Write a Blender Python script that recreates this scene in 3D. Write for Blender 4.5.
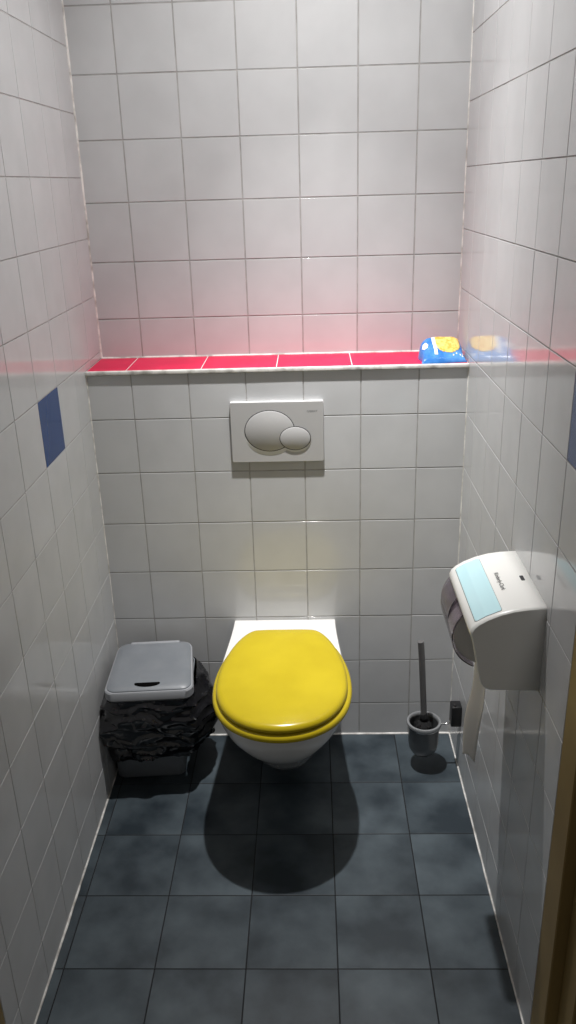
import bpy, bmesh, math, random
from mathutils import Vector, Matrix, noise

random.seed(7)
for o in list(bpy.data.objects):
    bpy.data.objects.remove(o, do_unlink=True)
S = bpy.context.scene
COL = S.collection

# ------------------------------------------------------------------ camera
CAM = Vector((0.0603, -2.1279, 1.5868))
PITCH, YAW, ROLL, FPX = 0.3782, 0.0339, -0.0294, 828.188


def cam_axes(p, y, r):
    M = Matrix.Rotation(y, 3, 'Z') @ Matrix.Rotation(-p, 3, 'X')
    f, rt, up = M @ Vector((0, 1, 0)), M @ Vector((1, 0, 0)), M @ Vector((0, 0, 1))
    return rt * math.cos(r) + up * math.sin(r), -rt * math.sin(r) + up * math.cos(r), f


cr, cu, cf = cam_axes(PITCH, YAW, ROLL)
cd = bpy.data.cameras.new('camera')
cam = bpy.data.objects.new('camera', cd)
COL.objects.link(cam)
cam.matrix_world = Matrix(((cr.x, cu.x, -cf.x, CAM.x), (cr.y, cu.y, -cf.y, CAM.y),
                           (cr.z, cu.z, -cf.z, CAM.z), (0, 0, 0, 1)))
cd.sensor_fit = 'VERTICAL'
cd.sensor_height = 36
cd.lens = FPX / 1024 * 36
cd.clip_start = 0.02
S.camera = cam

# ------------------------------------------------------------------ world, light, exposure
W = bpy.data.worlds.new('world')
S.world = W
W.use_nodes = True
bg = W.node_tree.nodes['Background']
bg.inputs[0].default_value = (1.0, 0.97, 0.92, 1)
bg.inputs[1].default_value = 0.115
LAMP = Vector((0.045, -0.38, 2.52))
LAMP_W, LAMP_ANGLE, LAMP_TILT = 205, 124, 7      # watts, full cone, tilt towards the back wall
# intensity of the reflector lamp by angle off its axis (degrees, relative intensity)
LAMP_CURVE = [(0, 1.0), (8, 0.95), (15, 0.68), (22, 0.38), (29, 0.20), (40, 0.14), (47, 0.11), (60, 0.03), (61, 0.0)]
S.view_settings.view_transform = 'Standard'
S.view_settings.look = 'None'
S.view_settings.gamma = 1
S.view_settings.use_curve_mapping = False
S.view_settings.exposure = 0.12

# ------------------------------------------------------------------ measures (metres)
XL, XR = -0.5295, 0.4646        # tile faces of the side walls
YB = 0.180                      # upper back wall; the boxed-in cistern wall is y = 0
YF = -0.985                     # where the side wall tiles end at the door frame
ZL = 1.143                      # top of the ledge
ZC = 2.55                       # ceiling
G = 0.0022                      # joint width


# ------------------------------------------------------------------ materials
def mat(name, col, rough=0.5, metal=0.0, **kw):
    m = bpy.data.materials.new(name)
    m.use_nodes = True
    b = m.node_tree.nodes['Principled BSDF']
    b.inputs['Base Color'].default_value = (*col, 1)
    b.inputs['Roughness'].default_value = rough
    b.inputs['Metallic'].default_value = metal
    for k, v in kw.items():
        b.inputs[k.replace('_', ' ')].default_value = v
    return m


def nd(m, t, **kw):
    n = m.node_tree.nodes.new(t)
    for k, v in kw.items():
        if k in n.inputs:
            n.inputs[k].default_value = v
        else:
            setattr(n, k, v)
    return n


def lk(m, a, b):
    m.node_tree.links.new(a, b)


def bsdf(m):
    return m.node_tree.nodes['Principled BSDF']


def bump(m, scale, strength, dist=0.001, detail=3, coord='Object', vec=None):
    tc = nd(m, 'ShaderNodeTexCoord')
    n = nd(m, 'ShaderNodeTexNoise')
    n.inputs['Scale'].default_value = scale
    n.inputs['Detail'].default_value = detail
    src = tc.outputs[coord]
    if vec:
        mp = nd(m, 'ShaderNodeMapping')
        mp.inputs['Scale'].default_value = vec
        lk(m, src, mp.inputs['Vector'])
        src = mp.outputs[0]
    lk(m, src, n.inputs['Vector'])
    b = nd(m, 'ShaderNodeBump')
    b.inputs['Strength'].default_value = strength
    b.inputs['Distance'].default_value = dist
    lk(m, n.outputs[0], b.inputs['Height'])
    lk(m, b.outputs[0], bsdf(m).inputs['Normal'])
    return n


def mottle(m, c1, c2, scale, detail=4, lo=0.35, hi=0.65, coord='Object', rnd=0.0):
    tc = nd(m, 'ShaderNodeTexCoord')
    n = nd(m, 'ShaderNodeTexNoise')
    n.inputs['Scale'].default_value = scale
    n.inputs['Detail'].default_value = detail
    src = tc.outputs[coord]
    oi = nd(m, 'ShaderNodeObjectInfo')
    if rnd:
        ad = nd(m, 'ShaderNodeVectorMath', operation='MULTIPLY_ADD')
        lk(m, oi.outputs['Random'], ad.inputs[0])
        ad.inputs[1].default_value = (37, 61, 13)
        lk(m, src, ad.inputs[2])
        src = ad.outputs[0]
    lk(m, src, n.inputs['Vector'])
    r = nd(m, 'ShaderNodeValToRGB')
    r.color_ramp.elements[0].position = lo
    r.color_ramp.elements[1].position = hi
    r.color_ramp.elements[0].color = (*c1, 1)
    r.color_ramp.elements[1].color = (*c2, 1)
    lk(m, n.outputs[0], r.inputs[0])
    out = r.outputs[0]
    if rnd:
        hs = nd(m, 'ShaderNodeHueSaturation')
        mr = nd(m, 'ShaderNodeMapRange')
        mr.inputs[3].default_value = 1 - rnd
        mr.inputs[4].default_value = 1 + rnd
        lk(m, oi.outputs['Random'], mr.inputs[0])
        lk(m, mr.outputs[0], hs.inputs['Value'])
        lk(m, out, hs.inputs['Color'])
        out = hs.outputs[0]
    lk(m, out, bsdf(m).inputs['Base Color'])
    return r


M = {}
M['tile'] = mat('white_glazed_tile', (0.66, 0.65, 0.645), 0.10, IOR=1.5)
mottle(M['tile'], (0.545, 0.55, 0.555), (0.585, 0.59, 0.595), 9, rnd=0.02)
bump(M['tile'], 16, 0.10, 0.0012, 2)
M['blue'] = mat('blue_glazed_tile', (0.010, 0.050, 0.19), 0.14)
bump(M['blue'], 16, 0.08, 0.001, 2)
M['red'] = mat('red_glazed_tile', (0.62, 0.010, 0.045), 0.4, Specular_IOR_Level=0.12)
mottle(M['red'], (0.60, 0.015, 0.066), (0.68, 0.020, 0.080), 14, rnd=0.03)
M['grout'] = mat('grey_cement_joint', (0.33, 0.32, 0.31), 0.9)
mottle(M['grout'], (0.33, 0.32, 0.31), (0.43, 0.42, 0.41), 30)
M['white_joint'] = mat('white_cement_joint', (0.72, 0.66, 0.64), 0.8)
M['floor_grout'] = mat('dark_floor_joint', (0.012, 0.012, 0.013), 0.9)
M['floor'] = mat('slate_floor_tile', (0.05, 0.06, 0.065), 0.42)
mottle(M['floor'], (0.018, 0.027, 0.035), (0.072, 0.092, 0.106), 8.0, 6, 0.34, 0.68, rnd=0.10)
bump(M['floor'], 60, 0.25, 0.001, 5)
M['silicone'] = mat('white_sealant', (0.78, 0.76, 0.72), 0.55)
mottle(M['silicone'], (0.42, 0.40, 0.37), (0.84, 0.82, 0.78), 30, 6, 0.34, 0.58)
M['plaster'] = mat('white_plaster', (0.72, 0.70, 0.67), 0.9)
bump(M['plaster'], 120, 0.2)
M['wood'] = mat('ochre_varnished_wood', (0.46, 0.27, 0.07), 0.42)
_r = mottle(M['wood'], (0.25, 0.17, 0.06), (0.34, 0.24, 0.09), 3, 6)
M['porcelain'] = mat('white_porcelain', (0.80, 0.79, 0.77), 0.08)
M['yellow'] = mat('yellow_enamel', (0.72, 0.52, 0.010), 0.22)
mottle(M['yellow'], (0.55, 0.42, 0.010), (0.60, 0.465, 0.014), 10, 3)
M['satin'] = mat('satin_chrome', (0.62, 0.615, 0.61), 0.42, 0.3)
M['satin_key'] = mat('satin_key', (0.50, 0.495, 0.49), 0.48, 0.15)
M['bright_edge'] = mat('bright_chrome_edge', (0.80, 0.80, 0.79), 0.6, Specular_IOR_Level=0.2)
M['dark_gap'] = mat('dark_gap', (0.03, 0.03, 0.03), 0.7)
M['logo'] = mat('grey_print', (0.20, 0.20, 0.20), 0.5)
M['bin_grey'] = mat('grey_plastic', (0.20, 0.215, 0.235), 0.40)
mottle(M['bin_grey'], (0.185, 0.20, 0.22), (0.22, 0.235, 0.255), 12, 5)
M['bin_light'] = mat('light_grey_plastic', (0.34, 0.35, 0.37), 0.35)
M['bag'] = mat('black_bin_liner', (0.003, 0.003, 0.005), 0.15, IOR=1.8)
bump(M['bag'], 34, 0.5, 0.006, 1)
M['hole'] = mat('black_slot', (0.004, 0.004, 0.004), 0.9, Specular_IOR_Level=0.0)
M['disp'] = mat('white_abs_plastic', (0.88, 0.875, 0.84), 0.28)
M['disp_window'] = mat('pale_blue_window', (0.55, 0.82, 0.87), 0.12)
M['smoky'] = mat('smoky_clear_plastic', (0.50, 0.45, 0.50), 0.06, Transmission_Weight=0.9, IOR=1.25)
M['paper'] = mat('white_tissue', (0.88, 0.86, 0.82), 0.95)
bump(M['paper'], 300, 0.3)
M['core'] = mat('brown_card_core', (0.40, 0.28, 0.17), 0.9)
M['print'] = mat('black_print', (0.03, 0.03, 0.035), 0.5)
M['dark_steel'] = mat('dark_grey_metal', (0.16, 0.165, 0.17), 0.28, 0.6)
M['rod'] = mat('grey_rod', (0.17, 0.165, 0.165), 0.35, 0.3)
M['rim'] = mat('grey_rim', (0.36, 0.37, 0.38), 0.3, 0.5)
M['black'] = mat('black_plastic', (0.012, 0.012, 0.013), 0.35)
M['bristle'] = mat('black_bristle', (0.015, 0.015, 0.016), 0.9)
M['chrome'] = mat('chrome', (0.75, 0.75, 0.75), 0.15, 1.0)
M['pack'] = mat('blue_wrapper', (0.035, 0.20, 0.58), 0.2)
mottle(M['pack'], (0.03, 0.17, 0.52), (0.10, 0.32, 0.72), 28, 3, 0.4, 0.7)
bump(M['pack'], 60, 0.5, 0.003)
M['pack_y'] = mat('yellow_label', (0.80, 0.52, 0.10), 0.35)
mottle(M['pack_y'], (0.70, 0.38, 0.05), (0.86, 0.62, 0.18), 90, 3, 0.38, 0.55)
M['pack_w'] = mat('white_label', (0.82, 0.83, 0.86), 0.35)
M['pack_n'] = mat('navy_print', (0.01, 0.02, 0.10), 0.3)
M['lens'] = mat('lamp_glass', (1, 1, 1), 0.4)
bsdf(M['lens']).inputs['Emission Color'].default_value = (1, 0.96, 0.9, 1)
bsdf(M['lens']).inputs['Emission Strength'].default_value = 6


# ------------------------------------------------------------------ helpers
def tag(o, label, cat, group=None, kind=None):
    o['label'] = label
    if cat:
        o['category'] = cat
    if group:
        o['group'] = group
    if kind:
        o['kind'] = kind
    return o


def link(name, me, m=None, parent=None, loc=None, rot=None):
    o = bpy.data.objects.new(name, me)
    COL.objects.link(o)
    if m is not None and me is not None and not me.materials:
        me.materials.append(M[m])
    if parent is not None:
        o.parent = parent
    if loc is not None:
        o.location = loc
    if rot is not None:
        o.rotation_euler = rot
    return o


def thing(name, label, cat, loc, rotz=0, group=None):
    o = link(name, None, loc=loc, rot=(0, 0, rotz))
    o.empty_display_size = 0.05
    return tag(o, label, cat, group)


def mesh(name, bm, smooth=None):
    bmesh.ops.recalc_face_normals(bm, faces=bm.faces[:])
    me = bpy.data.meshes.new(name)
    bm.to_mesh(me)
    bm.free()
    if smooth is not None:
        for p in me.polygons:
            p.use_smooth = True
        me.set_sharp_from_angle(angle=math.radians(smooth))
    return me


def box(bm, x0, x1, y0, y1, z0, z1, bev=0.0, seg=1):
    r = bmesh.ops.create_cube(bm, size=1, matrix=Matrix.Translation(((x0 + x1) / 2, (y0 + y1) / 2, (z0 + z1) / 2))
                              @ Matrix.Diagonal((x1 - x0, y1 - y0, z1 - z0, 1)))
    if bev:
        es = list({e for v in r['verts'] for e in v.link_edges})
        bmesh.ops.bevel(bm, geom=es, offset=bev, segments=seg, affect='EDGES', profile=0.5, clamp_overlap=True)
    return bm


def boxmesh(name, x0, x1, y0, y1, z0, z1, bev=0.0, seg=1, smooth=None):
    return mesh(name, box(bmesh.new(), x0, x1, y0, y1, z0, z1, bev, seg), smooth)


def loft(bm, rings, cap0=True, cap1=True, closed=False):
    vs = [[bm.verts.new(p) for p in r] for r in rings]
    n = len(rings[0])
    pairs = list(zip(vs[:-1], vs[1:]))
    if closed:
        pairs.append((vs[-1], vs[0]))
    for a, b in pairs:
        for i in range(n):
            j = (i + 1) % n
            bm.faces.new((a[i], a[j], b[j], b[i]))
    if cap0 and not closed:
        bm.faces.new(vs[0])
    if cap1 and not closed:
        bm.faces.new(vs[-1])
    return bm


def circ(r, z, n=32, cx=0, cy=0, ry=None):
    ry = r if ry is None else ry
    return [(cx + r * math.cos(2 * math.pi * i / n), cy + ry * math.sin(2 * math.pi * i / n), z) for i in range(n)]


def lathe(prof, n=32, cap0=True, cap1=True):
    return loft(bmesh.new(), [circ(r, z, n) for r, z in prof], cap0, cap1)


def tube(pts, r, n=10):
    pts = [Vector(p) for p in pts]
    rings = []
    for i, p in enumerate(pts):
        d = (pts[min(i + 1, len(pts) - 1)] - pts[max(i - 1, 0)]).normalized()
        a = d.orthogonal().normalized() if i == 0 else (prev - d * prev.dot(d)).normalized()
        prev = a
        b = d.cross(a)
        rings.append([tuple(p + (a * math.cos(2 * math.pi * k / n) + b * math.sin(2 * math.pi * k / n)) * r)
                      for k in range(n)])
    return loft(bmesh.new(), rings)


def rrect(hx, hy, rad, z, n=6, cx=0, cy=0):
    out = []
    for q, (sx, sy) in enumerate(((1, 1), (-1, 1), (-1, -1), (1, -1))):
        for k in range(n + 1):
            a = math.pi / 2 * q + math.pi / 2 * k / n
            out.append((cx + sx * (hx - rad) + rad * math.cos(a), cy + sy * (hy - rad) + rad * math.sin(a), z))
    return out


def lettering(name, text, size, m, parent, mtx):
    cu_ = bpy.data.curves.new(name, 'FONT')
    cu_.body = text
    cu_.size = size
    cu_.extrude = 0.0001
    cu_.align_x = 'CENTER'
    cu_.align_y = 'CENTER'
    t = bpy.data.objects.new(name, cu_)
    COL.objects.link(t)
    me = bpy.data.meshes.new_from_object(t.evaluated_get(bpy.context.evaluated_depsgraph_get()))
    bpy.data.objects.remove(t)
    me.materials.clear()
    o = link(name, me, m, parent)
    o.matrix_local = mtx
    return o


TILES = {}


def tile(parent, axis, face, a, b, m='tile', name='tile', tilt=0.0012, G=G):
    """One tile; axis 0/1/2 = normal axis, face = (coordinate, sign); a, b = (lo, hi) of the two other axes."""
    T, BEV = 0.007, 0.0008
    da, db = round(a[1] - a[0] - G, 4), round(b[1] - b[0] - G, 4)
    if da < 0.006 or db < 0.006:
        return
    key = (axis, da, db, m)
    if key not in TILES:
        dims = [da, db]
        dims.insert(axis, T)
        h = [d / 2 for d in dims]
        TILES[key] = boxmesh('tile', -h[0], h[0], -h[1], h[1], -h[2], h[2], min(BEV, da / 4, db / 4))
        me = TILES[key]
        me.materials.append(M[m])
        # the glazed edges are rounded: every vertex carries the normal of the flat face it bounds
        for p in me.polygons:
            p.use_smooth = True
        nrm = []
        for v in me.vertices:
            q = [h[k] - abs(v.co[k]) for k in range(3)]
            k = q.index(min(q))
            nrm.append([math.copysign(1, v.co[k]) if j == k else 0.0 for j in range(3)])
        me.normals_split_custom_set_from_vertices(nrm)
    c = [(a[0] + a[1]) / 2, (b[0] + b[1]) / 2]
    c.insert(axis, face[0] - face[1] * T / 2)
    rot = [random.gauss(0, tilt) if k != axis else 0 for k in range(3)]
    return link(name, TILES[key], None, parent, c, rot)


def cuts(lo, hi, origin, pitch):
    k = math.ceil((lo - origin) / pitch + 1e-6)
    v = [lo]
    while origin + k * pitch < hi - 1e-6:
        v.append(origin + k * pitch)
        k += 1
    v.append(hi)
    return list(zip(v[:-1], v[1:]))


# ------------------------------------------------------------------ the room shell
REC = 0.0010        # joints lie this far behind the tile faces

floor = tag(link('floor', boxmesh('floor', -1.4, 1.4, -2.9, 0.3, -0.12, -REC), 'floor_grout'),
            'dark slate tiled floor of the toilet cubicle', 'floor', kind='structure')
xs = [XL, -0.5046, -0.3046, -0.1046, 0.0954, 0.2954, XR]
ys = [0.0, -0.2235, -0.4235, -0.6235, -0.8235, -1.0235, -1.2235]
for j in range(len(ys) - 1):
    for i in range(len(xs) - 1):
        tile(floor, 2, (0, 1), (xs[i], xs[i + 1]), (ys[j + 1], ys[j]), 'floor', 'floor_tile', 0.0006)

ceiling = tag(link('ceiling', boxmesh('ceiling', -0.65, 0.60, -1.2, 0.3, ZC, ZC + 0.1), 'plaster'),
              'white plaster ceiling of the toilet cubicle', 'ceiling', kind='structure')

rows = cuts(0.0, ZC, 1.0125, 0.15)


def side_wall(name, x, sgn, origin, blue, label, YF=YF):
    # sgn: +1 = face looks to +x
    bx0, bx1 = (x - 0.12, x - REC) if sgn > 0 else (x + REC, x + 0.12)
    w = tag(link(name, boxmesh(name, bx0, bx1, YF, YB + 0.12, 0, ZC), 'grout'), label, 'wall', kind='structure')
    for (z0, z1) in rows:
        yhi = YB if z0 >= ZL else 0.0
        for (y0, y1) in cuts(YF, yhi, origin, 0.15):
            isb = abs(z0 - blue[1]) < 0.01 and abs(y0 - blue[0]) < 0.01
            tile(w, 0, (x, sgn), (y0, y1), (z0, z1), 'blue' if isb else 'tile', 'blue_tile' if isb else 'tile')
        if z0 < ZL < z1:
            for (y0, y1) in cuts(0.0, YB, origin, 0.15):
                tile(w, 0, (x, sgn), (y0, y1), (ZL, z1), 'tile', 'tile')
    return w


side_wall('wall_left', XL, 1, -0.25, (-0.40, 1.0125), 'white tiled wall on the left with one blue tile', -1.06)
side_wall('wall_right', XR, -1, -0.11, (YF, 1.1625), 'white tiled wall on the right carrying the paper dispenser')
# on the right the blue tile is the one cut off by the door frame (y -0.985 .. -0.86)

cols = [XL, -0.4124, -0.2624, -0.1124, 0.0376, 0.1876, 0.3376, XR]
wb = tag(link('wall_back', boxmesh('wall_back', XL - 0.12, XR + 0.12, YB + REC, YB + 0.12, 0, ZC), 'grout'),
         'white tiled back wall above the red ledge', 'wall', kind='structure')
for (z0, z1) in cuts(ZL, ZC, 1.3999, 0.15):
    zz0, zz1 = z0 + 0.0, z1
    for i in range(len(cols) - 1):
        tile(wb, 1, (YB, -1), (cols[i], cols[i + 1]), (zz0, zz1), G=0.0032)

box_wall = tag(link('wall_cistern', boxmesh('wall_cistern', XL - REC, XR + REC, REC, YB + 0.01, 0, ZL - REC), 'grout'),
               'white tiled boxed-in lower wall with red ledge behind the toilet', 'wall', kind='structure')
for (z0, z1) in cuts(0.0, ZL - 0.009, 1.0125, 0.15):
    for i in range(len(cols) - 1):
        tile(box_wall, 1, (0, -1), (cols[i], cols[i + 1]), (z0, z1), G=0.0028)
lx = [XL, -0.4255, -0.2285, -0.0315, 0.1655, 0.3625, XR]
# red ledge tiles lie in a pale joint bed
link('joint_bed', boxmesh('joint_bed', XL, XR, 0.002, YB, ZL - 0.006, ZL - 0.0008), 'white_joint', box_wall)
for i in range(len(lx) - 1):
    tile(box_wall, 2, (ZL, 1), (lx[i], lx[i + 1]), (0.004, YB - 0.004), 'red', 'red_tile', 0.0005)
link('edge_trim', boxmesh('edge_trim', XL, XR, -0.0085, 0.0035, ZL - 0.0085, ZL + 0.0010, 0.0012, 2, 40), 'silicone', box_wall)


# sealant beads where floor and walls meet, and in the corners
def bead(k, pts, r, label, m='silicone'):
    n = 60
    P = []
    a, b = Vector(pts[0]), Vector(pts[1])
    for i in range(n + 1):
        p = a.lerp(b, i / n)
        P.append(p + Vector([noise.noise(p * 22 + Vector((3 * q, 5, 1))) * r * 0.35 for q in range(3)]))
    return tag(link('trim_%d' % k, mesh('bead', tube(P, r, 8), 60), m), label, 'trim', kind='structure')


bead(1, ((XL, YF, 0.0), (XL, 0, 0.0)), 0.0034, 'white sealant line between floor and left wall')
bead(2, ((XR, YF, 0.0), (XR, 0, 0.0)), 0.0028, 'white sealant line between floor and right wall')
bead(3, ((XL, 0, 0.0), (XR, 0, 0.0)), 0.0038, 'white sealant line between floor and wall behind toilet')
bead(4, ((XL, YB, ZL), (XL, YB, ZC)), 0.0038, 'pale sealant line up the left corner above ledge')
bead(5, ((XR, YB, ZL), (XR, YB, ZC)), 0.0022, 'pale sealant line up the right corner above ledge')
bead(6, ((XL, 0, 0), (XL, 0, ZL)), 0.0022, 'pale sealant line up the left corner below ledge')
bead(7, ((XR, 0, 0), (XR, 0, ZL)), 0.0022, 'pale sealant line up the right corner below ledge')
bead(8, ((XL, YB, ZL), (XR, YB, ZL)), 0.003, 'pale sealant line along the back of red ledge')


# door frame at the cubicle's front: lining plus a recessed rebate
def frame():
    f = tag(link('door_1', None, loc=(0, YF, 0)), 'ochre wooden door frame at the entrance', 'door frame', kind='structure')
    f.empty_display_size = 0.05
    for s, x in ((1, XR), (-1, XL)):
        def sb(name, d0, d1, y0, y1, z1=2.1):
            xa, xb = sorted((x + s * d0, x + s * d1))
            link(name, boxmesh(name, xa, xb, y0 - YF, y1 - YF, 0, z1, 0.002, 1), 'wood', f)
        sb('jamb_lining', 0.0, 0.12, -1.058 if s > 0 else -1.12, YF if s > 0 else -1.06)
        sb('jamb_rebate', 0.022, 0.12, -1.125, -1.058 if s > 0 else -1.12)
        sb('jamb_casing', 0.030, 0.13, -1.145, -1.125)
    link('frame_head', boxmesh('frame_head', XL - 0.12, XR + 0.12, -0.16, 0.0, 2.1, 2.18, 0.002), 'wood', f)


frame()
for nm, x0, x1, lab in (('wall_front_left', -1.4, XL - 0.12, 'plaster wall left of the cubicle entrance'),
                        ('wall_front_right', XR + 0.12, 1.4, 'plaster wall right of the cubicle entrance')):
    tag(link(nm, boxmesh(nm, x0, x1, -1.12, YF, 0, ZC), 'plaster'), lab, 'wall', kind='structure')
tag(link('wall_front_top', boxmesh('wall_front_top', XL - 0.12, XR + 0.12, -1.12, YF, 2.18, ZC), 'plaster'),
    'plaster wall above the cubicle entrance', 'wall', kind='structure')

# ------------------------------------------------------------------ ceiling lamp
lt = thing('ceiling_downlight', 'round white downlight mounted on the cubicle ceiling', 'lamp', (LAMP.x, LAMP.y, ZC))
link('trim_ring', mesh('ring', loft(bmesh.new(), [circ(0.034, 0, 40), circ(0.055, 0, 40), circ(0.055, -0.006, 40),
     circ(0.050, -0.012, 40), circ(0.036, -0.012, 40), circ(0.034, -0.008, 40)], closed=True), 40), 'plaster', lt)
link('lens', mesh('lens', lathe([(0.0335, -0.001), (0.0335, -0.006), (0.02, -0.008)], 32), 40), 'lens', lt)
sp = bpy.data.lights.new('lamp_light', 'SPOT')
sp.energy = LAMP_W
sp.color = (1.0, 0.99, 0.98)
sp.spot_size = math.radians(LAMP_ANGLE)
sp.spot_blend = 0.05
sp.use_nodes = True
nt = sp.node_tree
em = nt.nodes['Emission']
tcn = nt.nodes.new('ShaderNodeTexCoord')
sx_ = nt.nodes.new('ShaderNodeSeparateXYZ')
nt.links.new(tcn.outputs['Normal'], sx_.inputs[0])
ab = nt.nodes.new('ShaderNodeMath'); ab.operation = 'ABSOLUTE'
nt.links.new(sx_.outputs['Z'], ab.inputs[0])
ac = nt.nodes.new('ShaderNodeMath'); ac.operation = 'ARCCOSINE'
nt.links.new(ab.outputs[0], ac.inputs[0])
dv = nt.nodes.new('ShaderNodeMath'); dv.operation = 'DIVIDE'
dv.inputs[1].default_value = math.pi / 2
nt.links.new(ac.outputs[0], dv.inputs[0])
rp = nt.nodes.new('ShaderNodeValToRGB')
els = rp.color_ramp.elements
for k_, (deg, val) in enumerate(LAMP_CURVE):
    e_ = els[k_] if k_ < 2 else els.new(deg / 90)
    e_.position = deg / 90
    e_.color = (val, val, val, 1)
nt.links.new(dv.outputs[0], rp.inputs[0])
nt.links.new(rp.outputs[0], em.inputs['Strength'])
sp.shadow_soft_size = 0.022
so = bpy.data.objects.new('lamp_light', sp)
COL.objects.link(so)
so.parent = lt
so.location = LAMP - lt.location
so.rotation_euler = (math.radians(LAMP_TILT), math.radians(-3), 0)

# ------------------------------------------------------------------ toilet
TX = -0.0265
t = thing('toilet', 'white wall-hung toilet with a closed yellow seat and lid', 'toilet', (TX, 0, 0))


def bowl_ring(z, wb_, w, ym, yf, s=1.0, n=20):
    half = []
    for k in range(8):
        u = k / 8
        sm = u * u * (3 - 2 * u)
        half.append((wb_ + (w - wb_) * sm, ym * u))
    for k in range(n + 1):
        a = math.pi / 2 * k / n
        half.append((w * math.cos(a) ** 0.92, ym + (yf - ym) * math.sin(a)))
    half = [(h * s, y) for h, y in half]
    return [(h, y, z) for h, y in half] + [(-h, y, z) for h, y in reversed(half[:-1])]


secs = [(0.060, 0.085, 0.055, -0.13, -0.20), (0.066, 0.100, 0.072, -0.14, -0.24), (0.10, 0.108, 0.082, -0.17, -0.29),
        (0.15, 0.115, 0.092, -0.21, -0.345), (0.20, 0.122, 0.103, -0.25, -0.400), (0.25, 0.130, 0.118, -0.28, -0.455),
        (0.29, 0.136, 0.134, -0.31, -0.500), (0.33, 0.140, 0.152, -0.33, -0.535), (0.36, 0.143, 0.162, -0.34, -0.553),
        (0.385, 0.148, 0.167, -0.34, -0.562), (0.397, 0.148, 0.168, -0.34, -0.564), (0.402, 0.145, 0.164, -0.34, -0.558)]
link('bowl', mesh('bowl', loft(bmesh.new(), [bowl_ring(*s_) for s_ in secs]), 50), 'porcelain', t, (-0.004, 0, 0))

LID_H = [(0.0, -0.576), (0.056, -0.566), (0.103, -0.538), (0.136, -0.495), (0.156, -0.440), (0.1625, -0.380),
         (0.157, -0.305), (0.140, -0.229), (0.117, -0.170), (0.091, -0.135), (0.06, -0.127), (0.0, -0.126)]
RING_H = [(0.0, -0.581), (0.060, -0.570), (0.112, -0.538), (0.147, -0.492), (0.167, -0.435), (0.174, -0.365),
          (0.168, -0.290), (0.150, -0.215), (0.125, -0.158), (0.098, -0.125), (0.06, -0.116), (0.0, -0.115)]


def spline(half, n=6):
    pts = [Vector((h, y)) for h, y in half]
    ext = [Vector((-pts[1].x, pts[1].y))] + pts + [Vector((-pts[-2].x, pts[-2].y))]
    out = []
    for i in range(1, len(ext) - 2):
        p0, p1, p2, p3 = ext[i - 1:i + 3]
        for k in range(n):
            u = k / n
            out.append(0.5 * ((2 * p1) + (p2 - p0) * u + (2 * p0 - 5 * p1 + 4 * p2 - p3) * u * u
                              + (3 * p1 - p0 - 3 * p2 + p3) * u ** 3))
    out.append(pts[-1])
    return [(p.x, p.y) for p in out] + [(-p.x, p.y) for p in reversed(out[1:-1])]


LO, RO = spline(LID_H), spline(RING_H)


def inset(outline, d, z, cy=-0.35):
    out = []
    n = len(outline)
    for i in range(n):
        a, b = Vector(outline[i - 1]), Vector(outline[(i + 1) % n])
        tg = (b - a).normalized()
        nm = Vector((-tg.y, tg.x))
        p = Vector(outline[i])
        if nm.dot(p - Vector((0, cy))) > 0:
            nm = -nm
        q = p + nm * d
        out.append((q.x, q.y, z))
    return out


def scaled(outline, s, z, cy=-0.35):
    return [(x * s, cy + (y - cy) * s, z) for x, y in outline]


ring = loft(bmesh.new(), [inset(RO, 0.004, 0.405), inset(RO, 0.0008, 0.408), inset(RO, 0, 0.413), inset(RO, 0.0012, 0.419),
            inset(RO, 0.005, 0.4235), inset(RO, 0.012, 0.4255), scaled(RO, 0.72, 0.4255), scaled(RO, 0.68, 0.415), scaled(RO, 0.69, 0.405)],
            closed=True)
so_ = link('seat', mesh('seat', ring, 60), 'yellow', t)
so_['label'] = 'yellow toilet seat ring'
lid = loft(bmesh.new(), [inset(LO, 0.010, 0.427), inset(LO, 0.003, 0.4285), inset(LO, 0, 0.433), inset(LO, 0.0004, 0.438),
           inset(LO, 0.003, 0.4435), inset(LO, 0.008, 0.4468), inset(LO, 0.015, 0.4490), scaled(LO, 0.82, 0.4510),
           scaled(LO, 0.6, 0.4530), scaled(LO, 0.35, 0.4540), scaled(LO, 0.1, 0.4545)])
l_ = link('lid', mesh('lid', lid, 60), 'yellow', t)
l_['label'] = 'closed yellow toilet lid'
for s in (-1, 1):
    link('hinge', mesh('hinge', lathe([(0.009, 0.4), (0.009, 0.43), (0.006, 0.433)], 16), 40), 'porcelain', t,
         (s * 0.07, -0.137, 0))
for s in (-1, 1):
    link('seat_buffer', boxmesh('buf', -0.008, 0.008, -0.012, 0.012, 0.4015, 0.4055), 'porcelain', t, (s * 0.125, -0.42, 0))

# ------------------------------------------------------------------ flush plate
fp = thing('flush_plate', 'satin chrome dual flush plate on the wall above the toilet', 'flush plate', (-0.0335, 0, 0.973))
pl = rrect(0.123, 0.082, 0.004, 0, 4)
rot90 = lambda pts: [(x, z, y) for x, y, z in pts]      # xy outline -> xz outline at y = z
bm = loft(bmesh.new(), [rot90([(x, y, 0.0005) for x, y, _ in pl]), rot90([(x, y, -0.009) for x, y, _ in pl]),
                        rot90([(x * 0.992, y * 0.988, -0.0115) for x, y, _ in pl])])
link('plate', mesh('plate', bm, 30), 'satin', fp)
link('edge_strip', boxmesh('edge', -0.1215, 0.1215, -0.0112, -0.0015, 0.0815, 0.0832, 0.0006), 'bright_edge', fp)


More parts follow.
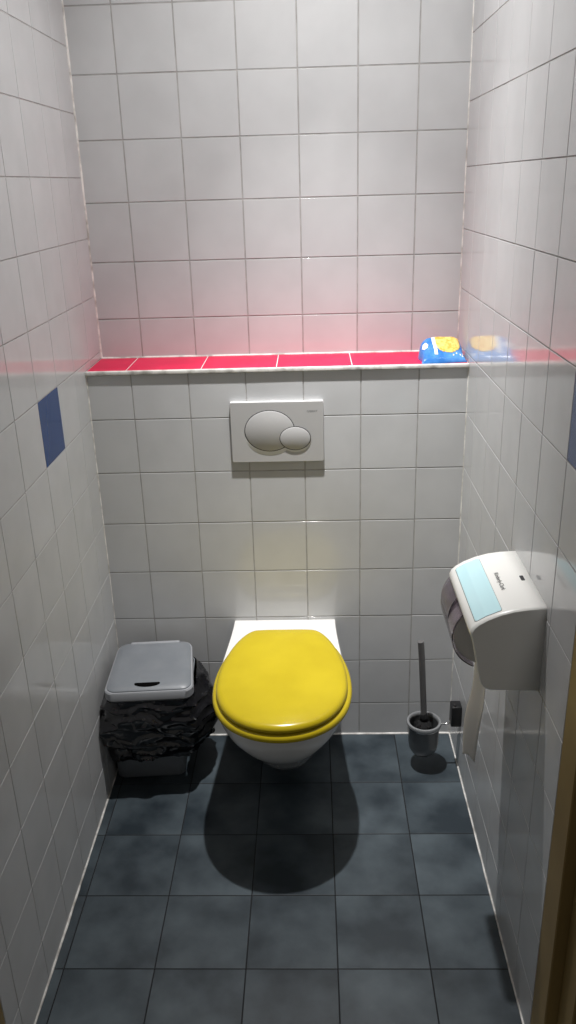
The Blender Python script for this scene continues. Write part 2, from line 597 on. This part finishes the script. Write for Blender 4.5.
def disc(name, cx, cz, rx, rz, y0, y1, m, parent, bev=0.002):
    def el(sx, y):
        return [(cx + (rx - sx) * math.cos(2 * math.pi * i / 48), y, cz + (rz - sx) * math.sin(2 * math.pi * i / 48))
                for i in range(48)]
    return link(name, mesh(name, loft(bmesh.new(), [el(0, y0), el(0, y1 + bev * 0.6), el(bev, y1)]), 35), m, parent)


# large and small keys in their dark gaps; a lighter dished crescent below them
disc('finger_dish', -0.0200, -0.0105, 0.0660, 0.0530, -0.010, -0.0122, 'bright_edge', fp, 0.0015)
disc('finger_dish', 0.0480, -0.0240, 0.0410, 0.0320, -0.010, -0.0121, 'bright_edge', fp, 0.0015)
disc('key_gap', -0.0200, 0.0045, 0.0672, 0.0567, -0.010, -0.0126, 'dark_gap', fp, 0.0004)
k1 = disc('large_key', -0.0200, 0.0045, 0.0652, 0.0547, -0.010, -0.0140, 'satin_key', fp)
disc('key_gap', 0.0470, -0.0165, 0.0418, 0.0328, -0.010, -0.0144, 'dark_gap', fp, 0.0004)
k2 = disc('small_key', 0.0470, -0.0165, 0.0400, 0.0310, -0.010, -0.0158, 'satin_key', fp)
lettering('lettering', 'GEBERIT', 0.0075, 'logo', fp,
          Matrix.Translation((0.0930, -0.0116, 0.0555)) @ Matrix.Rotation(math.pi / 2, 4, 'X'))

# ------------------------------------------------------------------ waste bin with a black liner
b = thing('waste_bin', 'grey plastic waste bin with hinged lid beside the toilet', 'bin', (-0.396, -0.166, 0), math.radians(4))
BO = Vector((-0.028, 0.050))            # the foot stands further back than the lid


def body_ring(hx, hy, r, z, k):
    return rrect(hx, hy, r, z, 6, BO.x * (1 - k), BO.y * (1 - k))


body = [body_ring(0.093, 0.072, 0.018, 0.0, 0), body_ring(0.098, 0.077, 0.02, 0.006, 0), body_ring(0.104, 0.088, 0.022, 0.15, 0.47),
        body_ring(0.112, 0.106, 0.024, 0.318, 1), body_ring(0.109, 0.103, 0.022, 0.318, 1), body_ring(0.096, 0.075, 0.02, 0.01, 0)]
link('body', mesh('body', loft(bmesh.new(), body), 40), 'bin_grey', b)


def lidz(y):
    return 0.020 * (y + 0.12) / 0.24        # the lid rises a little towards the hinge


def lidring(hx, hy, r, z):
    return [(x * (1 - 0.55 * (y + 0.12)), y, zz + lidz(y)) for x, y, zz in rrect(hx, hy, r, z, 8, 0, 0.006)]


rimm = [lidring(0.1185, 0.110, 0.026, 0.314), lidring(0.1215, 0.113, 0.030, 0.316), lidring(0.1215, 0.113, 0.030, 0.336),
        lidring(0.119, 0.1105, 0.028, 0.3395)]
ro_ = link('lid_rim', mesh('lid_rim', loft(bmesh.new(), rimm), 35), 'bin_light', b)
fl = [lidring(0.116, 0.1075, 0.028, 0.3385), lidring(0.116, 0.1075, 0.028, 0.342), lidring(0.112, 0.1035, 0.027, 0.3455),
      lidring(0.092, 0.09, 0.025, 0.3485), lidring(0.05, 0.052, 0.02, 0.3505)]
lo_ = link('lid', mesh('lid', loft(bmesh.new(), fl), 35), 'bin_grey', b)
hy = -0.080
hz = 0.3475 + lidz(hy)
slot = [[(-0.004 + 0.036 * sx * math.cos(2 * math.pi * i / 32), hy + 0.0125 * sx * math.sin(2 * math.pi * i / 32),
          hz + dz + 0.0833 * 0.0125 * sx * math.sin(2 * math.pi * i / 32)) for i in range(32)] for sx, dz in ((1, -0.003), (1, 0.0008), (0.94, 0.0014))]
link('finger_slot', mesh('slot', loft(bmesh.new(), slot), 30), 'hole', lo_)
link('hinge', boxmesh('hinge', -0.07, 0.07, 0.1045, 0.1175, 0.352, 0.366, 0.003, 2, 40), 'bin_light', b)

# liner: a wrinkled skirt folded over the rim and hanging down, with a bulge at the right
NA, NR = 170, 52
rings = []
for r in range(NR + 1):
    u = r / NR
    ring_ = []
    for i in range(NA):
        a = 2 * math.pi * i / NA
        ca, sa = math.cos(a), math.sin(a)
        e = 9.0
        right = max(0.0, math.cos(a - math.radians(2))) ** 6
        front = max(0.0, math.cos(a + math.pi / 2)) ** 2
        hem = 0.084 + 0.014 * noise.noise(Vector((ca * 2.3, sa * 2.3, 4.1))) - 0.030 * right + 0.016 * front * ca
        z = 0.3135 + (hem - 0.3135) * u
        k = z / 0.318                                   # how far up the slanted body this is
        hx_, hy_ = 0.098 + 0.017 * k, 0.077 + 0.032 * k
        rad = (abs(ca / hx_) ** e + abs(sa / hy_) ** e) ** (-1 / e)
        left = max(0.0, -ca) ** 2
        out = 0.002 + (0.017 + 0.024 * left + 0.006 * front) * math.sin(math.pi * min(1, u * 1.05))
        out += right * 0.062 * (math.sin(math.pi * min(1.0, (u * 0.95 + 0.02))) ** 1.0)
        p = Vector((ca * rad, sa * rad, z))
        amp = 0.25 + 0.75 * min(1, u * 5)
        w = noise.ridged_multi_fractal(Vector((p.x * 15, p.y * 15, p.z * 19)), 0.9, 2.1, 4, 1.0, 2.0) - 1.2
        out += 0.0060 * amp * w + 0.012 * amp * noise.noise(p * 11)
        fold = 1 - abs(noise.noise(Vector((p.x * 14 + 3, p.y * 14, p.z * 26 + 7 * p.x)))) * 2.4
        out += 0.015 * amp * max(0.0, fold) ** 2.5
        out = max(out, 0.0015)
        cx_, cy_ = BO.x * (1 - k), BO.y * (1 - k)
        q = Vector((cx_ + ca * (rad + out), cy_ + sa * (rad + out), z + 0.006 * noise.noise(p * 20) * u * (1 - u) * 4))
        q.z = min(q.z, 0.3135 + lidz(q.y))
        q.x = max(q.x, -0.1312 + 0.07 * q.y)
        q.y = min(q.y, 0.150 + 0.07 * min(q.x, 0))
        ring_.append(tuple(q))
    rings.append(ring_)
bg_ = link('bin_liner', mesh('liner', loft(bmesh.new(), rings, False, False), 70), 'bag',
           loc=b.location.copy(), rot=b.rotation_euler.copy())
tag(bg_, 'shiny black plastic liner hanging over the grey waste bin', 'bin liner')

# ------------------------------------------------------------------ tissue dispenser on the right wall
DY0, DY1 = -0.835, -0.590
d = thing('tissue_dispenser', 'white toilet tissue dispenser mounted on the right wall', 'dispenser', (XR, DY0, 0))
PROF = [(0.0, 0.885), (-0.030, 0.8835), (-0.055, 0.880), (-0.080, 0.873), (-0.103, 0.863), (-0.119, 0.853), (-0.127, 0.845),
        (-0.1305, 0.837), (-0.1300, 0.829), (-0.126, 0.818), (-0.114, 0.760), (-0.106, 0.728), (-0.100, 0.719), (-0.090, 0.714), (0.0, 0.711)]
LEN = DY1 - DY0


def prof_ring(y, s):
    cx_, cz_ = -0.055, 0.80
    return [(min(0.0, cx_ + (x - cx_) * s) if x < 0 else 0.0, y, cz_ + (z - cz_) * s) for x, z in PROF]


bm = bmesh.new()
vs_ = [[bm.verts.new(p) for p in prof_ring(y, s_)] for y, s_ in ((0.0, 0.955), (0.0022, 0.983), (0.007, 1.0), (LEN - 0.007, 1.0),
                                                                (LEN - 0.0022, 0.983), (LEN, 0.955))]
for r in range(5):
    for i in range(len(PROF) - 1):
        if r == 2 and i >= 9:
            continue                      # open below the front edge: the roll shows there
        bm.faces.new((vs_[r][i], vs_[r][i + 1], vs_[r + 1][i + 1], vs_[r + 1][i]))
bm.faces.new(vs_[0])
bm.faces.new(vs_[5])
shell = link('cover', mesh('cover', bm, 32), 'disp', d)
th = shell.modifiers.new('thickness', 'SOLIDIFY')
th.thickness = 0.0022
th.offset = -1


def top_z(x):
    for (xa, za), (xb, zb) in zip(PROF[:8], PROF[1:8]):
        if xb <= x <= xa:
            return za + (zb - za) * (x - xa) / (xb - xa)
    return PROF[7][1]


def top_patch(name, x0, x1, y0, y1, lift, m, n=24, rad=0.006):
    """a thin sheet that follows the curved top of the cover, with rounded corners"""
    bm = bmesh.new()
    up, lo = [], []
    for k in range(n + 1):
        x = x0 + (x1 - x0) * k / n
        e_ = max(0.0, rad - min(x - x0, x1 - x))
        c_ = rad - math.sqrt(max(0.0, rad * rad - e_ * e_))
        z = top_z(x) + lift
        up.append((bm.verts.new((x, y0 + c_, z)), bm.verts.new((x, y1 - c_, z))))
        lo.append((bm.verts.new((x, y0 + c_, z - 0.0015)), bm.verts.new((x, y1 - c_, z - 0.0015))))
    for k in range(n):
        bm.faces.new((up[k][0], up[k + 1][0], up[k + 1][1], up[k][1]))
        bm.faces.new((lo[k][0], lo[k][1], lo[k + 1][1], lo[k + 1][0]))
        bm.faces.new((up[k][0], lo[k][0], lo[k + 1][0], up[k + 1][0]))
        bm.faces.new((up[k][1], up[k + 1][1], lo[k + 1][1], lo[k][1]))
    for k in (0, n):
        bm.faces.new((up[k][0], up[k][1], lo[k][1], lo[k][0]))
    return link(name, mesh(name, bm, 40), m, d)


top_patch('window_frame', -0.1215, -0.0745, 0.0095, LEN - 0.0165, 0.0005, 'logo', rad=0.005)
wpan = top_patch('level_window', -0.1207, -0.0753, 0.0103, LEN - 0.0173, 0.0009, 'disp_window', rad=0.005)
wpan['label'] = 'pale blue window in the dispenser top'
tm = Matrix.Translation((-0.058, 0.115, 0.8803)) @ Matrix.Rotation(math.radians(-90), 4, 'Z') @ Matrix.Rotation(math.radians(8), 4, 'X')
lettering('lettering', 'Kimberly-Clark', 0.0115, 'print', d, tm)
top_patch('key_slot', -0.019, -0.012, 0.108, 0.128, 0.0004, 'print', rad=0.0015)
# backplate against the tiles
link('backplate', boxmesh('backplate', -0.0035, 0.0, 0.006, LEN - 0.006, 0.708, 0.879, 0.002), 'bin_light', d)


# smoky transparent lower front: a strip at the far end and a rounded hood round the roll
def arc_shell(name, cx_, cz_, r, a0, a1, y0, y1, th, m, n=28, ends=True):
    bm = bmesh.new()
    rings_ = []
    A = [a0 + (a1 - a0) * k / n for k in range(n + 1)]
    outer = [(cx_ + r * math.cos(a), cz_ + r * math.sin(a)) for a in A]
    inner = [(cx_ + (r - th) * math.cos(a), cz_ + (r - th) * math.sin(a)) for a in reversed(A)]
    loop = outer + inner
    loft(bm, [[(x, y, z) for x, z in loop] for y in (y0, y1)])
    return link(name, mesh(name, bm, 40), m, d)


RC = (-0.074, 0.772)
arc_shell('roll_hood', RC[0], RC[1], 0.0715, math.radians(132), math.radians(248), 0.095, LEN - 0.004, 0.0022, 'smoky')
arc_shell('front_strip', RC[0] + 0.004, RC[1] + 0.010, 0.0750, math.radians(135), math.radians(190), 0.150, LEN - 0.002, 0.002, 'smoky')

link('spindle', mesh('spindle', loft(bmesh.new(), [[(RC[0] + r_ * math.cos(2 * math.pi * i / 24), y_, RC[1] + r_ * math.sin(2 * math.pi * i / 24))
     for i in range(24)] for r_, y_ in ((0.016, 0.097), (0.0186, 0.100), (0.0186, LEN - 0.0035))]), 40), 'bin_grey', d)

# the roll in the dispenser and its hanging sheet are one thing of tissue
rl = thing('tissue_roll', 'white tissue roll in the wall dispenser with a sheet hanging down', 'toilet paper',
           (XR + RC[0], DY0 + 0.105, RC[1]))
bm = bmesh.new()
RR = 0.0665
def ycirc(r, y, n=48):
    return [(r * math.cos(2 * math.pi * i / n), y, r * math.sin(2 * math.pi * i / n)) for i in range(n)]
loft(bm, [ycirc(0.021, 0.0), ycirc(RR - 0.001, 0.0), ycirc(RR, 0.001), ycirc(RR, 0.104), ycirc(RR - 0.001, 0.105), ycirc(0.021, 0.105)], closed=True)
link('roll', mesh('roll', bm, 40), 'paper', rl)
link('core', mesh('core', loft(bmesh.new(), [ycirc(0.0208, -0.001), ycirc(0.0208, 0.106), ycirc(0.0193, 0.106), ycirc(0.0193, -0.001)], closed=True), 40), 'core', rl)
# hanging sheet: wavy strip that narrows and twists to a torn end
bm = bmesh.new()
nz, ny = 36, 12
grid = []
for k in range(nz + 1):
    u = k / nz
    z = -RR + 0.004 - 0.275 * u
    row = []
    for j in range(ny + 1):
        v = j / ny
        tw = max(0, u - 0.45) / 0.55
        y = 0.02 + v * 0.075
        yc = 0.055
        y = yc + (y - yc) * (1 - 0.45 * tw) + 0.01 * tw
        x = -0.002 + 0.010 * math.sin(v * 5 + u * 3) * (0.3 + u) + 0.020 * tw * (0.5 - v) - 0.012 * tw
        x = x + 0.004 * math.sin(u * 7)
        zz = z + (0.03 * v + 0.01 * math.sin(v * 9)) * tw
        row.append(bm.verts.new((x, y, zz)))
    grid.append(row)
for k in range(nz):
    for j in range(ny):
        bm.faces.new((grid[k][j], grid[k][j + 1], grid[k + 1][j + 1], grid[k + 1][j]))
sheet = link('hanging_sheet', mesh('sheet', bm, 70), 'paper', rl)
sm_ = sheet.modifiers.new('thickness', 'SOLIDIFY')
sm_.thickness = 0.0006

# ------------------------------------------------------------------ toilet brush and its wall holder
HX, HY = 0.362, -0.155
h = thing('brush_holder', 'dark round brush cup held by a black wall bracket', 'brush holder', (HX, HY, 0))
cup = [(0.014, 0.050), (0.025, 0.052), (0.033, 0.058), (0.0395, 0.070), (0.0425, 0.088), (0.0435, 0.150), (0.0410, 0.150), (0.0398, 0.090),
       (0.036, 0.072), (0.024, 0.060)]
link('cup', mesh('cup', lathe(cup, 40), 50), 'dark_steel', h)
link('rim', mesh('rim', loft(bmesh.new(), [circ(0.0405, 0.148, 40), circ(0.0445, 0.147, 40), circ(0.0490, 0.150, 40), circ(0.0495, 0.154, 40),
     circ(0.0480, 0.158, 40), circ(0.0430, 0.1585, 40), circ(0.0400, 0.155, 40)], closed=True), 50), 'rim', h)
link('support_ring', mesh('sring', loft(bmesh.new(), [circ(0.0436, 0.1455, 40), circ(0.0475, 0.1455, 40), circ(0.0475, 0.1475, 40), circ(0.0436, 0.1475, 40)],
     closed=True), 50), 'chrome', h)
link('bracket', boxmesh('bracket', 0.0735, XR - HX, -0.018, 0.018, 0.148, 0.213, 0.003, 2, 40), 'black', h)
link('arm', mesh('arm', tube([(0.046, 0, 0.147), (0.058, 0, 0.147), (0.068, 0, 0.1475), (0.074, 0, 0.152), (0.079, 0, 0.158)], 0.0028, 10), 60), 'chrome', h)
link('screw', mesh('screw', lathe([(0.004, 0.212), (0.004, 0.217), (0.002, 0.218)], 12), 40), 'black', h, (0.083, -0.008, 0))
br = thing('toilet_brush', 'dark toilet brush standing in the cup with handle upright', 'brush', (HX, HY, 0.0603))
bm = bmesh.new()
# bristle head: many short spikes around a core
loft(bm, [circ(0.004, 0.002, 16), circ(0.013, 0.003, 16), circ(0.019, 0.02, 16), circ(0.022, 0.05, 16), circ(0.021, 0.085, 16), circ(0.012, 0.102, 16), circ(0.008, 0.115, 16)])
for i in range(220):
    a, z = random.random() * 6.283, random.uniform(0.012, 0.095)
    r0, r1 = 0.016, random.uniform(0.026, 0.0315)
    c_ = Vector((math.cos(a), math.sin(a), 0))
    tng = Vector((-math.sin(a), math.cos(a), 0)) * 0.0014
    p0 = c_ * r0 + Vector((0, 0, z))
    v1, v2, v4 = bm.verts.new(p0 + tng), bm.verts.new(p0 - tng), bm.verts.new(p0 + Vector((0, 0, 0.0022)))
    v3 = bm.verts.new(c_ * r1 + Vector((0, 0, z + random.uniform(-0.003, 0.003))))
    bm.faces.new((v1, v2, v3))
    bm.faces.new((v2, v4, v3))
    bm.faces.new((v4, v1, v3))
link('brush_head', mesh('brush_head', bm), 'bristle', br)
tilt = Vector((-0.017, 0.002, 0))
link('handle', mesh('handle', tube([Vector((0, 0, 0.10)) + tilt * 0, Vector((0, 0, 0.19)) + tilt * 0.32, Vector((0, 0, 0.30)) + tilt * 0.72,
     Vector((0, 0, 0.352)) + tilt * 0.97, Vector((0, 0, 0.355)) + tilt], 0.0088, 16), 50), 'rod', br)
link('collar', mesh('collar', lathe([(0.008, 0.095), (0.013, 0.102), (0.011, 0.118), (0.0075, 0.126)], 20), 50), 'black', br)

# ------------------------------------------------------------------ pack of wipes on the ledge
pk = thing('wipes_packet', 'small blue packet of wipes with yellow label on the red ledge', 'packet', (0.4025, 0.055, ZL + 0.0006), math.radians(6))
PW, PD, PH = 0.058, 0.047, 0.048


def ph(u, v):
    """a plump packet lying with its rear end up, facing the room"""
    e = max(0.0, 1 - abs(u) ** 5) ** 0.5 * max(0.0, 1 - abs(v) ** 8) ** 0.5
    wr = 0.0022 * noise.noise(Vector((u * 4, v * 4, 2.2))) * e
    return 0.003 + e * (0.010 + PH * (v + 1) / 2) + wr


def px_(u, v):
    return u * PW * (1 + 0.03 * math.sin(v * 4)) + 0.004 * v, v * PD * (1 - 0.05 * u * u)


def pack_patch(name, m, u0, u1, v0, v1, lift, inside=None, n=26):
    bm = bmesh.new()
    vs = {}
    for i in range(n + 1):
        for j in range(n + 1):
            u, v = u0 + (u1 - u0) * i / n, v0 + (v1 - v0) * j / n
            x, y = px_(u, v)
            vs[i, j] = bm.verts.new((x, y, ph(u, v) + lift))
    for i in range(n):
        for j in range(n):
            if inside is None or inside((i + 0.5) / n, (j + 0.5) / n):
                bm.faces.new((vs[i, j], vs[i + 1, j], vs[i + 1, j + 1], vs[i, j + 1]))
    for vv in [q for q in bm.verts if not q.link_faces]:
        bm.verts.remove(vv)
    return bm


bm = pack_patch('wrapper', 'pack', -1, 1, -1, 1, 0.0)
edge = [e for e in bm.edges if e.is_boundary]
r_ = bmesh.ops.extrude_edge_only(bm, edges=edge)
for v_ in [g for g in r_['geom'] if isinstance(g, bmesh.types.BMVert)]:
    v_.co.z = 0.0
bmesh.ops.holes_fill(bm, edges=[e for e in bm.edges if e.is_boundary], sides=0)
link('wrapper', mesh('wrapper', bm, 60), 'pack', pk)


def patch_obj(name, m, *a, **k):
    bm_ = pack_patch(name, m, *a, **k)
    o = link(name, mesh(name, bm_, 60), m, pk)
    mod = o.modifiers.new('thickness', 'SOLIDIFY')
    mod.thickness = 0.0006
    return o


yl = patch_obj('yellow_label', 'pack_y', -0.28, 0.82, -0.58, 0.92, 0.0009,
               inside=lambda u, v: v > 0.42 or (u - 0.5) ** 2 / 0.25 + (v - 0.42) ** 2 / 0.176 < 1)
yl['label'] = 'yellow resealable label'
patch_obj('white_stripe', 'pack_w', -0.42, -0.27, -0.70, 0.92, 0.0010)
patch_obj('white_badge', 'pack_w', -0.90, -0.62, -0.10, 0.32, 0.0010,
          inside=lambda u, v: abs(u - 0.5) + 0.5 * abs(v - 0.5) < 0.5)
for i, (u, v) in enumerate(((0.55, -0.72), (0.72, -0.78), (0.86, -0.66), (0.40, -0.80), (0.80, -0.86))):
    patch_obj('white_dot', 'pack_w', u, u + 0.06, v, v + 0.10, 0.0008, inside=lambda a, c: (a - .5) ** 2 + (c - .5) ** 2 < .25, n=8)
patch_obj('navy_corner', 'pack_n', 0.55, 0.95, 0.80, 0.97, 0.0014, n=8)
